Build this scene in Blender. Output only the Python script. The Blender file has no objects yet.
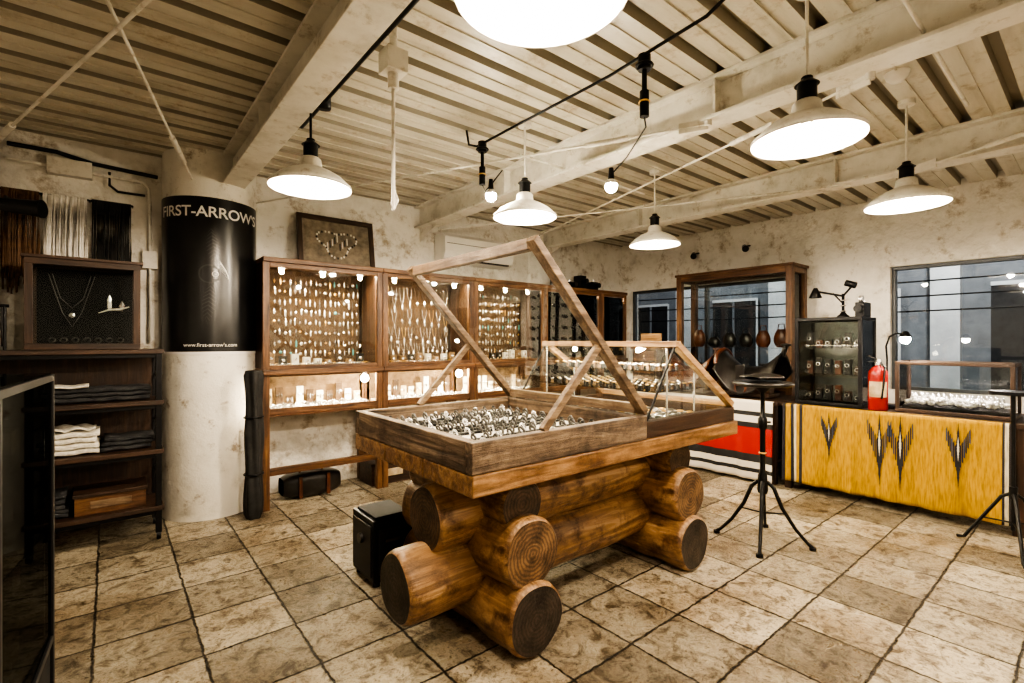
import bpy, bmesh, math, random
from mathutils import Vector, Matrix, Euler
random.seed(7)
S=bpy.context.scene
# ------------------------------------------------------------------ materials
def nt(name):
    m=bpy.data.materials.new(name); m.use_nodes=True
    n=m.node_tree.nodes; l=m.node_tree.links
    b=n['Principled BSDF']
    return m,n,l,b
def plain(name,c,rough=.5,metal=0,emit=None,es=0,coat=0):
    m,n,l,b=nt(name)
    b.inputs['Base Color'].default_value=(*c,1); b.inputs['Roughness'].default_value=rough
    b.inputs['Metallic'].default_value=metal
    if coat: b.inputs['Coat Weight'].default_value=coat
    if emit: b.inputs['Emission Color'].default_value=(*emit,1); b.inputs['Emission Strength'].default_value=es
    return m
def noisy(name,cols,scale=5,stretch=(1,1,1),rough=.6,metal=0,bump=.2,detail=8,pos=(.35,.65),dist=0,bscale=None,coat=0,dirt=None,bdist=.02):
    m,n,l,b=nt(name)
    tc=n.new('ShaderNodeTexCoord'); mp=n.new('ShaderNodeMapping'); mp.inputs['Scale'].default_value=stretch
    l.new(tc.outputs['Object'],mp.inputs[0])
    no=n.new('ShaderNodeTexNoise'); no.inputs['Scale'].default_value=scale; no.inputs['Detail'].default_value=detail
    no.inputs['Roughness'].default_value=.65; no.inputs['Distortion'].default_value=dist
    l.new(mp.outputs[0],no.inputs['Vector'])
    r=n.new('ShaderNodeValToRGB'); e=r.color_ramp.elements
    k=len(cols)
    for i,c in enumerate(cols):
        p=pos[0]+(pos[1]-pos[0])*i/(k-1)
        if i<2: el=e[i]; el.position=p
        else: el=e.new(p)
        el.color=(*c,1)
    l.new(no.outputs[0],r.inputs[0])
    out=r.outputs[0]
    if dirt:
        n2=n.new('ShaderNodeTexNoise'); n2.inputs['Scale'].default_value=dirt[0]; n2.inputs['Detail'].default_value=12; n2.inputs['Roughness'].default_value=.75
        l.new(tc.outputs['Object'],n2.inputs['Vector'])
        r2=n.new('ShaderNodeValToRGB'); r2.color_ramp.elements[0].position=dirt[2]; r2.color_ramp.elements[1].position=dirt[3]
        r2.color_ramp.elements[0].color=(*dirt[1],1); r2.color_ramp.elements[1].color=(1,1,1,1)
        l.new(n2.outputs[0],r2.inputs[0])
        mx=n.new('ShaderNodeMixRGB'); mx.blend_type='MULTIPLY'; mx.inputs[0].default_value=1
        l.new(out,mx.inputs[1]); l.new(r2.outputs[0],mx.inputs[2]); out=mx.outputs[0]
    l.new(out,b.inputs['Base Color'])
    b.inputs['Roughness'].default_value=rough; b.inputs['Metallic'].default_value=metal
    if coat: b.inputs['Coat Weight'].default_value=coat; b.inputs['Coat Roughness'].default_value=.15
    if bump:
        bp=n.new('ShaderNodeBump'); bp.inputs['Strength'].default_value=bump; bp.inputs['Distance'].default_value=bdist
        src=no
        if bscale:
            src=n.new('ShaderNodeTexNoise'); src.inputs['Scale'].default_value=bscale; src.inputs['Detail'].default_value=8
            l.new(mp.outputs[0],src.inputs['Vector'])
        l.new(src.outputs[0],bp.inputs['Height']); l.new(bp.outputs[0],b.inputs['Normal'])
    return m
def woodset(name,cols,rough=.5,bump=.25,coat=0,dirt=None,scale=3.2):
    out=[]
    for ax in range(3):
        st=[9,9,9]; st[ax]=.7
        out.append(noisy(name+'_'+'xyz'[ax],cols,scale=scale,stretch=st,rough=rough,bump=bump,pos=(.3,.7),dist=.6,coat=coat,dirt=dirt))
    return tuple(out)
def glass(name,tint=(1,1,1),gl=1.0,rough=.02):
    m,n,l,b=nt(name); n.remove(b)
    o=n['Material Output']; t=n.new('ShaderNodeBsdfTransparent'); t.inputs[0].default_value=(*tint,1)
    g=n.new('ShaderNodeBsdfGlossy'); g.inputs['Roughness'].default_value=rough
    f=n.new('ShaderNodeFresnel'); f.inputs[0].default_value=1.5
    mm=n.new('ShaderNodeMath'); mm.operation='MULTIPLY'; mm.inputs[1].default_value=gl
    mx=n.new('ShaderNodeMixShader'); l.new(f.outputs[0],mm.inputs[0]); l.new(mm.outputs[0],mx.inputs[0])
    l.new(t.outputs[0],mx.inputs[1]); l.new(g.outputs[0],mx.inputs[2]); l.new(mx.outputs[0],o.inputs[0])
    return m
M_glass=glass('clear_glass',(.96,.98,.97)); M_win=glass('window_glass',(.8,.84,.88),1.2)
M_dullglass=glass('anti_reflective_glass',(.9,.92,.91),.25)
M_smoke=glass('smoked_glass',(.40,.43,.43),.28)
W_oak=woodset('cabinet_wood',[(.03,.013,.006),(.12,.055,.022),(.24,.125,.052)],.45,dirt=(2.5,(.5,.45,.4),.3,.6))
W_dark=woodset('dark_wood',[(.010,.006,.004),(.035,.017,.009),(.075,.037,.018)],.5)
W_grey=woodset('weathered_wood',[(.03,.019,.012),(.14,.095,.06),(.32,.235,.155)],.6,.7,dirt=(6,(.32,.28,.25),.38,.56))
W_lid=woodset('lid_wood',[(.045,.029,.017),(.17,.112,.065),(.34,.25,.16)],.55,.4,dirt=(5,(.45,.38,.32),.36,.58))
W_slab=woodset('slab_wood',[(.07,.035,.015),(.26,.14,.058),(.48,.30,.15)],.36,.4,dirt=(4,(.35,.26,.2),.34,.56))
W_case=woodset('case_wood',[(.12,.06,.022),(.34,.2,.09),(.55,.38,.21)],.4)
M_black=plain('black_metal',(.012,.012,.013),.4,.6)
M_gun=plain('gunmetal',(.04,.04,.042),.4,.8)
M_vel=plain('black_velvet',(.009,.009,.010),.95)
M_blackm=noisy('black_matte',[(.006,.006,.006),(.02,.019,.018)],scale=12,rough=.75,bump=0)
M_white=plain('white_enamel',(.85,.83,.78),.3,0)
M_whitep=noisy('white_painted_steel',[(.57,.54,.47),(.71,.68,.61),(.77,.74,.67)],scale=5,rough=.45,bump=.05,dirt=(9,(.6,.53,.45),.32,.45))
M_silver=plain('silver',(.92,.91,.9),.26,.8)
M_dsilver=plain('oxidised_silver',(.12,.115,.11),.35,1)
M_gold=plain('brass',(.7,.45,.15),.3,1)
M_turq=plain('turquoise',(.04,.25,.27),.4)
M_red=noisy('red_paint',[(.20,.008,.006),(.30,.013,.010)],rough=.3,bump=0)
M_leather=noisy('brown_leather',[(.03,.009,.004),(.12,.036,.014)],scale=9,rough=.38,bump=.3)
M_bleather=noisy('black_leather',[(.004,.004,.004),(.02,.017,.015)],scale=9,rough=.33,bump=.3)
M_cloth=noisy('white_cloth',[(.5,.47,.4),(.78,.75,.68)],scale=30,rough=.9,bump=.3)
M_dcloth=noisy('dark_cloth',[(.010,.011,.014),(.045,.045,.048)],scale=20,rough=.9,bump=.3)
M_felt=noisy('white_felt',[(.58,.55,.49),(.75,.72,.65)],scale=60,rough=.95,bump=.2)
M_board=noisy('brown_display_board',[(.03,.016,.008),(.08,.045,.022)],scale=14,rough=.9,bump=.2)
M_tan=noisy('tan_display_board',[(.13,.08,.04),(.26,.17,.095)],scale=14,rough=.9,bump=.2)
M_artbg=noisy('aged_print',[(.12,.10,.075),(.26,.22,.165)],scale=14,rough=.8,bump=0)
M_paper=noisy('old_paper',[(.3,.22,.12),(.6,.5,.34)],scale=8,rough=.8,bump=0)
M_bulb=plain('lit_bulb_small',(1,.9,.7),.4,0,(1,.84,.58),100)
M_bulbh=plain('lit_bulb_bright',(1,.9,.7),.4,0,(1,.88,.66),560)
M_wall=noisy('wall_plaster',[(.52,.48,.42),(.71,.68,.61),(.79,.76,.70)],scale=3.5,rough=.75,bump=1.0,detail=14,pos=(.3,.52),bscale=4.5,dirt=(5,(.52,.45,.37),.34,.465),bdist=.07)
M_col=noisy('column_paint',[(.48,.44,.38),(.70,.67,.60),(.77,.74,.67)],scale=5,rough=.6,bump=.5,pos=(.3,.52),dirt=(7,(.48,.41,.34),.34,.44))
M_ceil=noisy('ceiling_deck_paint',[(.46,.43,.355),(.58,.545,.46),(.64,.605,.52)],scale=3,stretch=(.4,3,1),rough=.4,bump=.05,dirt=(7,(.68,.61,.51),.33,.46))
M_ceilb=plain('ceiling_groove_shade',(.34,.31,.245),.5)  # deck paint darkened for the recessed grooves, groove shade put into the colour
def floor_mat():
    m,n,l,b=nt('floor_tile')
    tc=n.new('ShaderNodeTexCoord'); mp=n.new('ShaderNodeMapping'); mp.inputs['Location'].default_value=(.04,.12,0)
    l.new(tc.outputs['Object'],mp.inputs[0])
    br=n.new('ShaderNodeTexBrick'); br.offset=0; br.squash=1
    br.inputs['Scale'].default_value=1; br.inputs['Brick Width'].default_value=.385; br.inputs['Row Height'].default_value=.385
    br.inputs['Mortar Size'].default_value=.0075; br.inputs['Mortar Smooth'].default_value=.7; br.inputs['Bias'].default_value=0
    br.inputs['Color1'].default_value=(.24,.21,.16,1); br.inputs['Color2'].default_value=(.70,.635,.51,1); br.inputs['Mortar'].default_value=(.038,.031,.022,1)
    nd=n.new('ShaderNodeTexNoise'); nd.inputs['Scale'].default_value=18; nd.inputs['Detail'].default_value=8; nd.inputs['Roughness'].default_value=.75
    l.new(mp.outputs[0],nd.inputs['Vector'])
    va=n.new('ShaderNodeVectorMath'); va.operation='MULTIPLY_ADD'; va.inputs[1].default_value=(.036,.036,0)
    l.new(nd.outputs['Color'],va.inputs[0]); l.new(mp.outputs[0],va.inputs[2]); l.new(va.outputs[0],br.inputs['Vector'])
    def ns(scale,rough,det=12,dist=0):
        x=n.new('ShaderNodeTexNoise'); x.inputs['Scale'].default_value=scale; x.inputs['Detail'].default_value=det; x.inputs['Roughness'].default_value=rough; x.inputs['Distortion'].default_value=dist
        l.new(tc.outputs['Object'],x.inputs['Vector']); return x
    def ramp(src,p0,c0,p1,c1):
        r=n.new('ShaderNodeValToRGB'); e=r.color_ramp.elements; e[0].position=p0; e[0].color=(*c0,1); e[1].position=p1; e[1].color=(*c1,1); l.new(src,r.inputs[0]); return r.outputs[0]
    def mul(a,c,f=1):
        x=n.new('ShaderNodeMixRGB'); x.blend_type='MULTIPLY'; x.inputs[0].default_value=f; l.new(a,x.inputs[1]); l.new(c,x.inputs[2]); return x.outputs[0]
    n1=ns(11,.8,14,.5); n2=ns(45,.7,8); n3=ns(1.7,.6,6)
    c=mul(br.outputs['Color'],ramp(n1.outputs[0],.40,(.23,.185,.13),.54,(1,.98,.95)))
    c=mul(c,ramp(n2.outputs[0],.36,(.2,.16,.11),.455,(1,1,1)),.88)
    c=mul(c,ramp(n3.outputs[0],.36,(.55,.49,.41),.57,(1.0,1.0,.98)))
    l.new(c,b.inputs['Base Color'])
    rr=n.new('ShaderNodeMapRange'); rr.inputs['From Min'].default_value=.35; rr.inputs['From Max'].default_value=.65; rr.inputs['To Min'].default_value=.5; rr.inputs['To Max'].default_value=.18
    l.new(n1.outputs[0],rr.inputs[0]); l.new(rr.outputs[0],b.inputs['Roughness'])
    ad=n.new('ShaderNodeMath'); ad.operation='MULTIPLY_ADD'; ad.inputs[1].default_value=-1.0
    l.new(br.outputs['Fac'],ad.inputs[0]); l.new(n1.outputs[0],ad.inputs[2])
    bp=n.new('ShaderNodeBump'); bp.inputs['Strength'].default_value=.85; bp.inputs['Distance'].default_value=.015
    l.new(ad.outputs[0],bp.inputs['Height']); l.new(bp.outputs[0],b.inputs['Normal'])
    return m
M_floor=floor_mat()
def log_end_mat(name,c0,c1):
    m,n,l,b=nt(name)
    tc=n.new('ShaderNodeTexCoord')
    w=n.new('ShaderNodeTexWave'); w.wave_type='RINGS'; w.rings_direction='X'; w.inputs['Scale'].default_value=17; w.inputs['Distortion'].default_value=4; w.inputs['Detail'].default_value=3; w.inputs['Detail Scale'].default_value=2
    l.new(tc.outputs['Object'],w.inputs['Vector'])
    r=n.new('ShaderNodeValToRGB'); r.color_ramp.elements[0].color=(*c0,1); r.color_ramp.elements[1].color=(*c1,1)
    l.new(w.outputs[0],r.inputs[0])
    no=n.new('ShaderNodeTexNoise'); no.inputs['Scale'].default_value=9; no.inputs['Detail'].default_value=10; no.inputs['Roughness'].default_value=.7; l.new(tc.outputs['Object'],no.inputs['Vector'])
    r2=n.new('ShaderNodeValToRGB'); r2.color_ramp.elements[0].position=.38; r2.color_ramp.elements[0].color=(.2,.17,.15,1); r2.color_ramp.elements[1].position=.6
    l.new(no.outputs[0],r2.inputs[0])
    mx=n.new('ShaderNodeMixRGB'); mx.blend_type='MULTIPLY'; mx.inputs[0].default_value=1
    l.new(r.outputs[0],mx.inputs[1]); l.new(r2.outputs[0],mx.inputs[2]); l.new(mx.outputs[0],b.inputs['Base Color'])
    b.inputs['Roughness'].default_value=.55
    bp=n.new('ShaderNodeBump'); bp.inputs['Strength'].default_value=.7; bp.inputs['Distance'].default_value=.015; l.new(no.outputs[0],bp.inputs['Height']); l.new(bp.outputs[0],b.inputs['Normal'])
    return m
E_or=log_end_mat('log_end_orange',(.10,.053,.024),(.24,.14,.066)); E_dk=log_end_mat('log_end_dark',(.028,.020,.014),(.062,.044,.031)); E_md=log_end_mat('log_end_brown',(.05,.029,.016),(.115,.068,.036))
M_log=noisy('log_varnished_wood',[(.065,.034,.015),(.27,.15,.065),(.48,.31,.16)],scale=2.6,stretch=(.7,7,7),rough=.32,bump=.4,pos=(.3,.7),dist=1.2,dirt=(6,(.24,.17,.12),.38,.54))
# ------------------------------------------------------------------ mesh builder
class MB:
    def __init__(s): s.v=[];s.f=[];s.m=[];s.s=[];s.mats=[]
    def mi(s,mat):
        if mat not in s.mats: s.mats.append(mat)
        return s.mats.index(mat)
    def add(s,vs,fs,mat,smooth=False):
        o=len(s.v); s.v+= [tuple(v) for v in vs]; k=s.mi(mat)
        for f in fs: s.f.append([i+o for i in f]); s.m.append(k); s.s.append(smooth)
    def box(s,x0,x1,y0,y1,z0,z1,mat,M=None):
        if isinstance(mat,tuple):
            d=[abs(x1-x0),abs(y1-y0),abs(z1-z0)]; mat=mat[d.index(max(d))]
        vs=[Vector((x,y,z)) for z in (z0,z1) for y in (y0,y1) for x in (x0,x1)]
        if M is not None: vs=[M@v for v in vs]
        s.add(vs,[(0,1,3,2),(4,6,7,5),(0,4,5,1),(2,3,7,6),(0,2,6,4),(1,5,7,3)],mat)
    def beam(s,p0,p1,w,h,mat):
        p0=Vector(p0);p1=Vector(p1);d=(p1-p0);L=d.length
        q=d.to_track_quat('X','Z').to_matrix().to_4x4(); M=Matrix.Translation(p0)@q
        if isinstance(mat,tuple): mat=mat[max(range(3),key=lambda i:abs(d[i]))]
        s.box(0,L,-w/2,w/2,-h/2,h/2,mat,M)
    def cyl(s,p0,p1,r0,mat,r1=None,n=16,caps=True,smooth=True):
        r1=r0 if r1 is None else r1
        p0=Vector(p0);p1=Vector(p1);q=(p1-p0).to_track_quat('Z','Y')
        vs=[]
        for p,r in ((p0,r0),(p1,r1)):
            for i in range(n):
                a=2*math.pi*i/n; vs.append(p+q@Vector((r*math.cos(a),r*math.sin(a),0)))
        s.add(vs,[(i,(i+1)%n,n+(i+1)%n,n+i) for i in range(n)],mat,smooth)
        if caps: s.add(vs,[tuple(range(n))[::-1],tuple(range(n,2*n))],mat)
    def tube(s,pts,r,mat,n=8):
        pts=[Vector(p) for p in pts]; vs=[]
        for i,p in enumerate(pts):
            a=pts[max(0,i-1)];b=pts[min(len(pts)-1,i+1)]; q=(b-a).to_track_quat('Z','Y')
            rr=r[i] if isinstance(r,(list,tuple)) else r
            for k in range(n):
                t=2*math.pi*k/n; vs.append(p+q@Vector((rr*math.cos(t),rr*math.sin(t),0)))
        fs=[]
        for i in range(len(pts)-1):
            for k in range(n): fs.append((i*n+k,i*n+(k+1)%n,(i+1)*n+(k+1)%n,(i+1)*n+k))
        s.add(vs,fs,mat,True)
        s.add(vs,[tuple(range(n)),tuple(range((len(pts)-1)*n,len(pts)*n))],mat)
    def lathe(s,prof,c,mat,n=32,M=None):
        c=Vector(c);vs=[]
        for r,z in prof:
            for i in range(n):
                a=2*math.pi*i/n; v=Vector((r*math.cos(a),r*math.sin(a),z))
                if M is not None: v=M@v
                vs.append(c+v)
        fs=[]
        for j in range(len(prof)-1):
            for i in range(n): fs.append((j*n+i,j*n+(i+1)%n,(j+1)*n+(i+1)%n,(j+1)*n+i))
        s.add(vs,fs,mat,True)
    def sphere(s,c,r,mat,n=12,sc=(1,1,1)):
        prof=[(max(.0001,math.sin(math.pi*i/(n//2))),-math.cos(math.pi*i/(n//2))) for i in range(n//2+1)]
        M=Matrix.Diagonal((r*sc[0],r*sc[1],r*sc[2])); s.lathe(prof,c,mat,n,M)
    def torus(s,c,R,r,mat,n=12,k=6,M=None):
        c=Vector(c);vs=[]
        for i in range(n):
            a=2*math.pi*i/n
            for j in range(k):
                b=2*math.pi*j/k; v=Vector(((R+r*math.cos(b))*math.cos(a),(R+r*math.cos(b))*math.sin(a),r*math.sin(b)))
                if M is not None: v=M@v
                vs.append(c+v)
        s.add(vs,[(i*k+j,((i+1)%n)*k+j,((i+1)%n)*k+(j+1)%k,i*k+(j+1)%k) for i in range(n) for j in range(k)],mat,True)
    def surf(s,fn,nu,nv,mat,smooth=True):
        vs=[fn(i/nu,j/nv) for i in range(nu+1) for j in range(nv+1)]
        fs=[(i*(nv+1)+j,(i+1)*(nv+1)+j,(i+1)*(nv+1)+j+1,i*(nv+1)+j+1) for i in range(nu) for j in range(nv)]
        s.add(vs,fs,mat,smooth)
    def build(s,name,parent=None,bevel=0,solid=0,recalc=True,loc=None,rot=None):
        me=bpy.data.meshes.new(name); me.from_pydata(s.v,[],s.f)
        for m in s.mats: me.materials.append(m)
        for i,p in enumerate(me.polygons): p.material_index=s.m[i]; p.use_smooth=s.s[i]
        if recalc:
            bm=bmesh.new(); bm.from_mesh(me); bmesh.ops.recalc_face_normals(bm,faces=bm.faces); bm.to_mesh(me); bm.free()
        me.update()
        o=bpy.data.objects.new(name,me); S.collection.objects.link(o)
        if loc: o.location=loc
        if rot: o.rotation_euler=rot
        if solid:
            d=o.modifiers.new('solid','SOLIDIFY'); d.thickness=solid
        if bevel:
            d=o.modifiers.new('bevel','BEVEL'); d.width=bevel; d.segments=2; d.limit_method='ANGLE'; d.angle_limit=math.radians(40)
        if parent: o.parent=parent
        return o
def empty(name,loc=(0,0,0)):
    e=bpy.data.objects.new(name,None); e.empty_display_size=.1; S.collection.objects.link(e); return e
def light(name,kind,loc,energy,col,parent=None,size=.05,rot=None,sy=None):
    L=bpy.data.lights.new(name,kind); L.energy=energy; L.color=col
    if kind=='AREA':
        L.shape='RECTANGLE'; L.size=size; L.size_y=sy or size
    else: L.shadow_soft_size=size
    o=bpy.data.objects.new(name,L); o.location=loc
    if rot: o.rotation_euler=rot
    S.collection.objects.link(o)
    if parent: o.parent=parent
    return o
WARM=(1,.835,.635)
# ------------------------------------------------------------------ camera
cam=bpy.data.cameras.new('camera'); co=bpy.data.objects.new('camera',cam); S.collection.objects.link(co)
cam.sensor_width=36; cam.lens=490/1024*36; cam.clip_start=.05
co.location=(0,0,1.4); co.rotation_euler=(math.radians(90),0,math.radians(50.6-90)); S.camera=co
# ------------------------------------------------------------------ room
XW,YW,XL,YB=6.3,4.91,-3.0,-3.0; ZC=2.9
b=MB(); b.box(XL-.2,XW+.2,YB-.2,YW+.2,-.1,0,M_floor); b.build('floor')
b=MB(); b.box(XL-.2,XW+.2,YW,YW+.2,0,3.1,M_wall); b.build('wall_back')
b=MB(); b.box(XL-.2,XL,YB,YW,0,3.1,M_wall); b.build('wall_left')
b=MB(); b.box(XL-.2,XW+.2,YB-.2,YB,0,3.1,M_wall); b.build('wall_front')
wins=[(-1.2,1.45,.9,2.18),(2.31,4.75,.9,2.18)]
b=MB()
b.box(XW,XW+.2,YB,YW,0,.9,M_wall); b.box(XW,XW+.2,YB,YW,2.18,3.1,M_wall)
b.box(XW,XW+.2,YB,-1.2,.9,2.18,M_wall); b.box(XW,XW+.2,1.45,2.31,.9,2.18,M_wall); b.box(XW,XW+.2,4.75,YW,.9,2.18,M_wall)
b.build('wall_right')
M_frame=plain('window_frame_metal',(.07,.075,.08),.4,.5)
for k,(y0,y1,z0,z1) in enumerate(wins):
    e=empty('window_%d'%(k+1))
    f=MB(); x=XW+.06; t=.035
    f.box(x,x+.08,y0,y1,z1-t,z1,M_frame); f.box(x,x+.08,y0,y1,z0,z0+t,M_frame)
    n=2
    for i in range(n+1):
        yy=y0+(y1-y0-t)*i/n; f.box(x,x+.08,yy,yy+t,z0+t,z1-t,M_frame)
    f.build('frame',e,.003)
    g=MB(); g.box(x+.035,x+.041,y0+.01,y1-.01,z0+.01,z1-.01,M_win); g.build('pane',e)
# ceiling deck
b=MB(); pitch=.25; y=YB-.1; prof=[];rib=[]
while y<YW+.15:
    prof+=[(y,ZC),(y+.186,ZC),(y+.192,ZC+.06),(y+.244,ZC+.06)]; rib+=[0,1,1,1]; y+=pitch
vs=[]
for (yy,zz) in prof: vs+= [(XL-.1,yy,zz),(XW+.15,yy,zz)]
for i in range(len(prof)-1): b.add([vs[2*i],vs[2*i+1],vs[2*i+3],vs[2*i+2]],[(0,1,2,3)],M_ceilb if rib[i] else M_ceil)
y=YB-.1
while y<YW+.1:
    b.box(XL,XW+.1,y+.086,y+.096,ZC-.008,ZC+.002,M_ceil); y+=pitch
b.add([(XL-.2,YB-.2,ZC+.12),(XW+.2,YB-.2,ZC+.12),(XW+.2,YW+.2,ZC+.12),(XL-.2,YW+.2,ZC+.12)],[(0,1,2,3)],M_ceil)
b.build('ceiling',recalc=False)
for X in (-1.15,.78,2.7,4.6):
    b=MB(); w=.17; z0=2.66; z1=2.9
    b.box(X-w/2,X+w/2,YB,YW,z0,z0+.02,M_whitep); b.box(X-w/2,X+w/2,YB,YW,z1-.02,z1,M_whitep)
    b.box(X-.01,X+.01,YB,YW,z0+.02,z1-.02,M_whitep)
    yy=YB+.6
    while yy<YW:
        b.box(X-w/2+.01,X+w/2-.01,yy,yy+.012,z0+.02,z1-.02,M_whitep); yy+=1.9
    b.add([(X-.008,YW,z0),(X+.008,YW,z0),(X-.008,YW-.35,z0),(X+.008,YW-.35,z0),(X-.008,YW,z0-.14),(X+.008,YW,z0-.14)],[(0,2,4),(1,5,3),(2,3,5,4)],M_whitep)
    b.build('ceiling_beam',bevel=.003)
for p0,p1 in (((2.64,1.45,2.64),(1.0,4.88,2.64)),((2.76,.71,2.64),(4.1,4.88,2.64)),((-.7,4.88,2.64),(.72,.2,2.64)),((.58,4.88,2.66),(-.9,-1.5,2.66)),((2.74,4.85,2.64),(4.55,1.3,2.64)),((4.5,.9,2.64),(2.8,-2.5,2.64))):
    b=MB(); b.cyl(p0,p1,.008,M_whitep,n=8)
    P=Vector(p0).lerp(Vector(p1),.12); Q=Vector(p0).lerp(Vector(p1),.19); b.cyl(P,Q,.018,M_whitep,n=8)
    P=Vector(p0); d=(Vector(p1)-P).normalized(); b.beam(P,P+d*.16,.012,.06,M_whitep)
    b.cyl(P+Vector((0,0,-.01)),P+Vector((0,0,.05)),.02,M_whitep,n=8)
    b.build('ceiling_brace_rod')
b=MB(); b.tube([(.93,YB+.1,2.74),(.93,3.2,2.74),(.93,3.3,2.78),(.93,3.35,2.88)],.010,M_black); 
for yy in (.86,2.8): b.lathe([(.0001,.04),(.04,.04),(.04,-.03),(.0001,-.03)],(.93,yy,2.74),M_black,14)
b.build('ceiling_conduit')
b=MB(); b.tube([(1.74,.62,2.9),(1.76,.66,2.84),(1.82,.8,2.77),(1.90,1.05,2.74),(1.95,1.6,2.74),(1.95,2.75,2.74),(1.95,2.85,2.78),(1.95,2.88,2.89)],.008,M_black); b.build('ceiling_conduit')
b=MB(); b.tube([(2.3,.5,2.72),(3.7,.5,2.72)],.009,M_whitep); b.tube([(2.25,2.64,2.72),(3.7,2.64,2.72)],.009,M_whitep); b.build('ceiling_conduit')
def pendant(x,y,z=2.25,power=60,stem=None):
    stem=stem or M_black
    e=empty('pendant_lamp'); s=MB(); R=.212
    out=[(R,0),(R+.004,-.006),(R+.004,.012),(R-.01,.022),(.17,.055),(.12,.085),(.075,.105),(.06,.112),(.055,.155),(.045,.165),(.0001,.17)]
    inn=[(R,0),(R-.012,.014),(.165,.045),(.115,.073),(.07,.092),(.0001,.098)]
    s.lathe([(r,zz+z) for r,zz in out],(x,y,0),M_whitep,40); s.lathe([(r,zz+z) for r,zz in inn],(x,y,0),M_white,40)
    s.build('shade',e,recalc=False)
    c=MB(); c.cyl((x,y,z+.165),(x,y,z+.235),.038,M_black,n=20); c.cyl((x,y,z+.235),(x,y,z+.26),.048,M_black,n=20,r1=.02)
    c.cyl((x,y,z+.26),(x,y,2.9),.007,stem,n=8); c.torus((x,y,z+.265),.018,.005,M_black)
    c.cyl((x,y,z+.07),(x,y,z+.095),.022,M_black,n=14); c.sphere((x,y,z+.05),.026,M_bulb,12)
    c.cyl((x,y,2.87),(x,y,2.9),.045,stem,n=16)
    c.build('socket_and_stem',e)
    light('bulb_light','POINT',(x,y,z+.004),power,WARM,e,.03)
for x,y in ((.815,.88),(.86,2.80)): pendant(x,y)
for x,y in ((2.28,.81),(2.2,2.54),(3.70,2.53),(3.84,.80)): pendant(x,y,stem=M_whitep)
for x,y in ((.86,-1.3),(2.27,-1.3),(3.85,-1.3)): pendant(x,y,power=38)  # unseen pendants added out of view to fill the room with light
pendant(-1.3,.84,power=18)  # another added pendant behind the camera, weak fill for the left side
def barespot(x,y,z,top):
    e=empty('ceiling_spot_bulb'); s=MB()
    s.tube([(top[0],top[1],2.46),(top[0]+.04,top[1]+.02,2.43),(x+.02,y-.1,z+.14),(x,y,z+.06)],.004,M_black)
    s.cyl((x,y,z+.03),(x,y,z+.1),.02,M_black,n=14,r1=.014); s.lathe([(.02,.03),(.034,.012),(.036,0)],(x,y,z),M_silver,16)
    s.cyl((top[0],top[1],2.75),(top[0],top[1],2.68),.03,M_black,n=14); s.torus((top[0],top[1],2.7),.038,.007,M_black)
    s.cyl((top[0],top[1],2.68),(top[0],top[1],2.58),.012,M_black,n=14); s.cyl((top[0],top[1],2.58),(top[0],top[1],2.46),.022,M_black,n=14); s.torus((top[0],top[1],2.53),.024,.004,M_gold)
    s.sphere((x,y,z-.012),.038,M_bulbh,12)
    s.build('holder',e)
barespot(2.37,1.93,2.36,(1.95,1.39,2.74)); barespot(2.0,2.66,2.40,(1.95,2.69,2.74))
b=MB(); b.cyl((1.0,2.07,2.0),(1.0,2.07,2.9),.009,M_whitep,n=8); b.box(.95,1.05,2.02,2.12,2.62,2.72,M_whitep); b.cyl((1.0,2.07,2.55),(1.0,2.07,2.62),.025,M_whitep)
b.tube([(1.0,2.07,2.1),(1.02,2.07,2.05),(1.0,2.07,2.0),(.985,2.07,2.03)],.008,M_whitep); b.cyl((1.0,2.07,2.72),(1.0,2.07,2.9),.018,M_whitep); b.build('drop_pipe',bevel=.004)
b=MB(); b.lathe([(.0001,-.05),(.03,-.05),(.05,-.03),(.06,0)],(3.4,.75,2.9),M_white,20); b.build('smoke_detector')
# ------------------------------------------------------------------ column
CX,CY,CR=.66,4.80,.335
b=MB(); b.cyl((CX,CY,0),(CX,CY,2.9),CR,M_col,n=64); b.build('round_column')
e=empty('column_poster')
M_post=noisy('poster_black',[(.005,.005,.006),(.012,.012,.012)],scale=3,rough=.28,bump=0); M_pw=plain('poster_white_ink',(.8,.78,.74),.5); M_pg=plain('poster_grey_ink',(.03,.03,.03),.5)
base=math.atan2(-CY,-CX)
def wrap(u,z,r):
    a=base+u/CR; return Vector((CX+r*math.cos(a),CY+r*math.sin(a),z))
p=MB(); p.surf(lambda i,j:wrap(-.62+1.24*i,1.30+1.23*j,CR+.004),48,1,M_post)
p.surf(lambda i,j:wrap(-.62+1.24*i,1.30+.02*j,CR+.006),48,1,M_pw)
def feather(cx,cz,ang,L,mt,W=.035):
    for k in range(11):
        t=k/10; w=W*math.sin(math.pi*(.15+.8*t))
        for sgn in (-1,1):
            a0=(cx+math.sin(ang)*L*t,cz-math.cos(ang)*L*t)
            a1=(a0[0]+sgn*w*math.cos(ang),a0[1]-.03+sgn*w*math.sin(ang))
            q=[(a0[0],a0[1]),(a1[0],a1[1]),(a1[0]+.002,a1[1]+.007),(a0[0],a0[1]+.009)]
            p.add([wrap(x,z,CR+.007) for x,z in q],[(0,1,2,3)],mt)
feather(.0,2.28,.12,.28,M_pg,.045); feather(.0,1.86,-.1,.3,M_pg,.045); feather(.06,2.03,.5,.12,M_pw,.016)
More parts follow.
